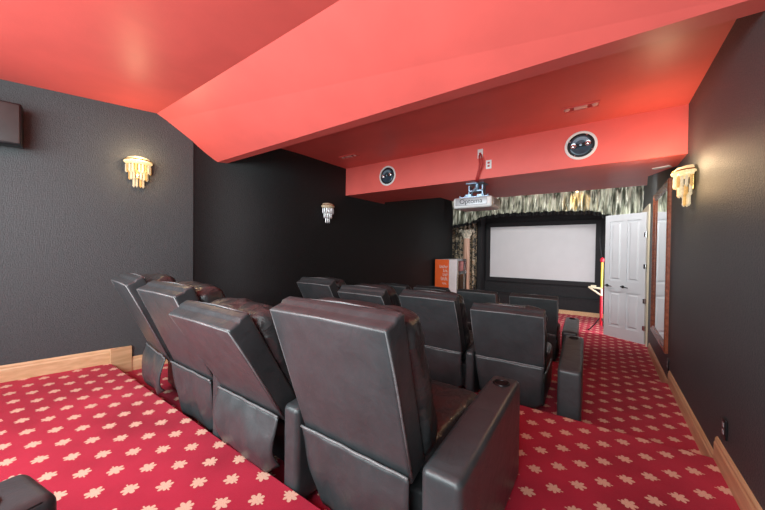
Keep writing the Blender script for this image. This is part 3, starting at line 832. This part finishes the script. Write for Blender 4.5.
# outlets on the soffit and the cord
for (x, z, lab, w_, h_) in ((-1.335, 1.262, 'white cable plate on the red soffit, upper of the two above the projector', .035, .060), (-1.225, 1.108, 'white socket plate on the red soffit, lower of the two above the projector', .035, .055)):
    root = empty('wall_plate', (x, YS, z)); tag(root, lab, 'socket')
    bm = bmesh.new(); rbox(bm, w_, .005, h_, .004, 2, 2, None, Matrix.Translation((0, -.005, 0))); auto(link_mesh('plate', bm, 'white', root))
    for dz in ((-.02, .02) if w_ < .036 and z < 1.2 else (0,)):
        bm = bmesh.new(); rbox(bm, .014, .003, .012, .002, 2, 2, None, Matrix.Translation((0, -.011, dz))); auto(link_mesh('socket_face', bm, 'darkred', root))
bm = bmesh.new()
tube(bm, [(-1.335, YS-.014, 1.255), (-1.335, YS-.05, 1.22), (-1.325, YS-.055, 1.12), (-1.335, YS-.05, 1.06), (-1.36, YS-.035, .99), (-1.375, YS-.03, .94), (-1.385, YS-.01, .918), (-1.40, YS+.08, .926), (-1.42, YS+.14, .926)], .011, 8)
tube(bm, [(-1.32, YS-.014, 1.25), (-1.305, YS-.04, 1.20), (-1.29, YS-.05, 1.12), (-1.32, YS-.04, 1.05), (-1.345, YS-.03, .98), (-1.355, YS-.025, .93), (-1.362, YS-.01, .920), (-1.38, YS+.08, .928), (-1.40, YS+.14, .928)], .008, 8)
tag(link_mesh('projector_cable', bm, 'darkred', smooth=True), 'dark red cables running from the soffit plate down to the projector', 'cable')

# ceiling slots with two little lamps each
for x, y, w_, lab in ((-.215, 3.555, .155, 'red slotted ceiling fixture on the right side of the ceiling above the large speaker'), (-3.13, 3.52, .155, 'red slotted ceiling fixture at the left end of the ceiling by the black wall')):
    root = empty('ceiling_vent', (x, y, ZC)); tag(root, lab, 'ceiling fixture', 'red slotted ceiling fixtures')
    bm = bmesh.new()
    box(bm, -w_, w_, -.062, -.048, -.012, 0); box(bm, -w_, w_, .048, .062, -.012, 0); box(bm, -w_, -w_+.014, -.048, .048, -.012, 0); box(bm, w_-.014, w_, -.048, .048, -.012, 0)
    link_mesh('frame', bm, 'red', root)
    bm = bmesh.new(); box(bm, -w_+.014, w_-.014, -.048, .048, -.003, 0); link_mesh('backing', bm, 'darkred', root)
    for sx in (-.115, .115):
        bm = bmesh.new(); lathe(bm, [(0, -.016), (.02, -.014), (.026, -.006), (.03, 0)], 16, Matrix.Translation((sx, 0, -.002))); auto(link_mesh('lamp_knob', bm, 'pale_red', root))
    bm = bmesh.new(); rbox(bm, .055, .03, .005, .004, 2, 2, None, Matrix.Translation((0, 0, -.008))); auto(link_mesh('centre_plate', bm, 'pale_red', root))
# white grille under the soffit at the right
root = empty('soffit_vent', (.487, 4.53, ZS), -.45); tag(root, 'small white vent under the soffit beside the right wall lamp', 'vent')
bm = bmesh.new(); box(bm, -.075, .075, -.035, .035, -.008, 0); link_mesh('grille', bm, 'white', root)

# lamp behind the soffit that lights the valance
root = empty('picture_light', (-.51, 7.86, 1.33)); tag(root, 'small warm lamp glowing in front of the silvery valance', 'lamp')
bm = bmesh.new(); tube(bm, [(0, 0, .42), (0, 0, .05)], .006, 8); tube(bm, [(0, 0, .06), (0, 0, .04), (0, .01, -.02)], [.015, .035, .04], 14); link_mesh('stem', bm, 'dark_metal', root)
bm = bmesh.new(); bmesh.ops.create_icosphere(bm, subdivisions=2, radius=.022, matrix=Matrix.Translation((0, .01, -.025))); link_mesh('bulb', bm, 'lamp', root)

# wall outlets on the right wall
for y, z, lab in ((2.73, -1.05, 'black wall socket low on the right wall above the near baseboard end'), (4.78, -1.26, 'black wall socket low on the right wall near the mirror')):
    root = empty('wall_socket', (XR, y, z)); tag(root, lab, 'socket')
    bm = bmesh.new(); rbox(bm, .006, .038, .060, .004, 2, 2, None, Matrix.Translation((-.006, 0, 0))); auto(link_mesh('plate', bm, 'dark_metal', root))
    for dz in (-.022, .022):
        bm = bmesh.new(); rbox(bm, .002, .015, .013, .0015, 2, 2, None, Matrix.Translation((-.013, 0, dz))); auto(link_mesh('socket_face', bm, 'silver_plastic', root))

# ------------------------------------------------------------------ camera
F, YAW, PITCH, ROLL = 313.3, .6175, -.0146, .0112
cy, sy, cp, sp_ = math.cos(YAW), math.sin(YAW), math.cos(PITCH), math.sin(PITCH)
right = Vector((cy, sy, 0)); fwd = Vector((-sy*cp, cy*cp, sp_)); up = right.cross(fwd)
r2 = right*math.cos(ROLL) + up*math.sin(ROLL); u2 = -right*math.sin(ROLL) + up*math.cos(ROLL)
cam = bpy.data.cameras.new('camera'); co = bpy.data.objects.new('camera', cam); C.objects.link(co)
cam.sensor_width = 36; cam.lens = 36*F/765; cam.clip_start = .02
co.matrix_world = Matrix(((r2.x, u2.x, -fwd.x, 0), (r2.y, u2.y, -fwd.y, 0), (r2.z, u2.z, -fwd.z, 0), (0, 0, 0, 1)))
S.camera = co

# ------------------------------------------------------------------ light
def area(name, loc, target, sx, sy_, e, col=(1, 1, 1)):
    L = bpy.data.lights.new(name, 'AREA'); L.shape = 'RECTANGLE'; L.size = sx; L.size_y = sy_; L.energy = e; L.color = col
    o = bpy.data.objects.new(name, L); C.objects.link(o); o.location = loc
    o.rotation_euler = (Vector(target) - Vector(loc)).to_track_quat('-Z', 'Y').to_euler()
    return o
def spot(name, loc, target, e, ang, col=(1, 1, 1), r=.05, blend=.6):
    L = bpy.data.lights.new(name, 'SPOT'); L.energy = e; L.spot_size = math.radians(ang); L.spot_blend = blend; L.shadow_soft_size = r; L.color = col
    o = bpy.data.objects.new(name, L); C.objects.link(o); o.location = loc
    o.rotation_euler = (Vector(target) - Vector(loc)).to_track_quat('-Z', 'Y').to_euler()
    return o
area('rear_room_light', (-1.2, -1.4, .8), (-1.2, 4, -.2), 3.6, 1.2, 150, (.84, .98, 1))
area('rear_side_fill', (-3.3, -1.45, .8), (.6, 2.6, 0), 1.2, 1.0, 65, (.88, .98, 1))  # unseen fill light added at the left rear to brighten the right wall
area('rear_up_fill', (-1.0, -1.0, -.6), (-1.6, 2.5, 1.6), 3.5, .8, 45, (.95, .98, 1))  # unseen fill light added behind the camera, bounced off the ceiling
spot('valance_lamp', (-.51, 7.86, 1.27), (-.51, 8.14, 1.0), 7, 120, (1, .50, .08), .02)
area('doorway_daylight', (XR+.35, 7.5, -.4), (-2, 8.3, -.3), .85, 1.9, 60, (.97, .98, 1))
for x in (-2.2, -1.0, .2):
    spot('front_fill_spot', (x, 5.85, 1.25), (x*.8-.3, 9.3, -.7), 72, 120, (1, .98, .96), .08, .7)  # unseen fill spots added behind the soffit to brighten the far end
w = bpy.data.worlds.new('world'); S.world = w; w.use_nodes = True
w.node_tree.nodes['Background'].inputs['Color'].default_value = (.95, .97, 1, 1)
w.node_tree.nodes['Background'].inputs['Strength'].default_value = .9
S.view_settings.view_transform = 'Standard'; S.view_settings.look = 'None'; S.view_settings.gamma = 1
S.view_settings.use_curve_mapping = False; S.view_settings.exposure = 0
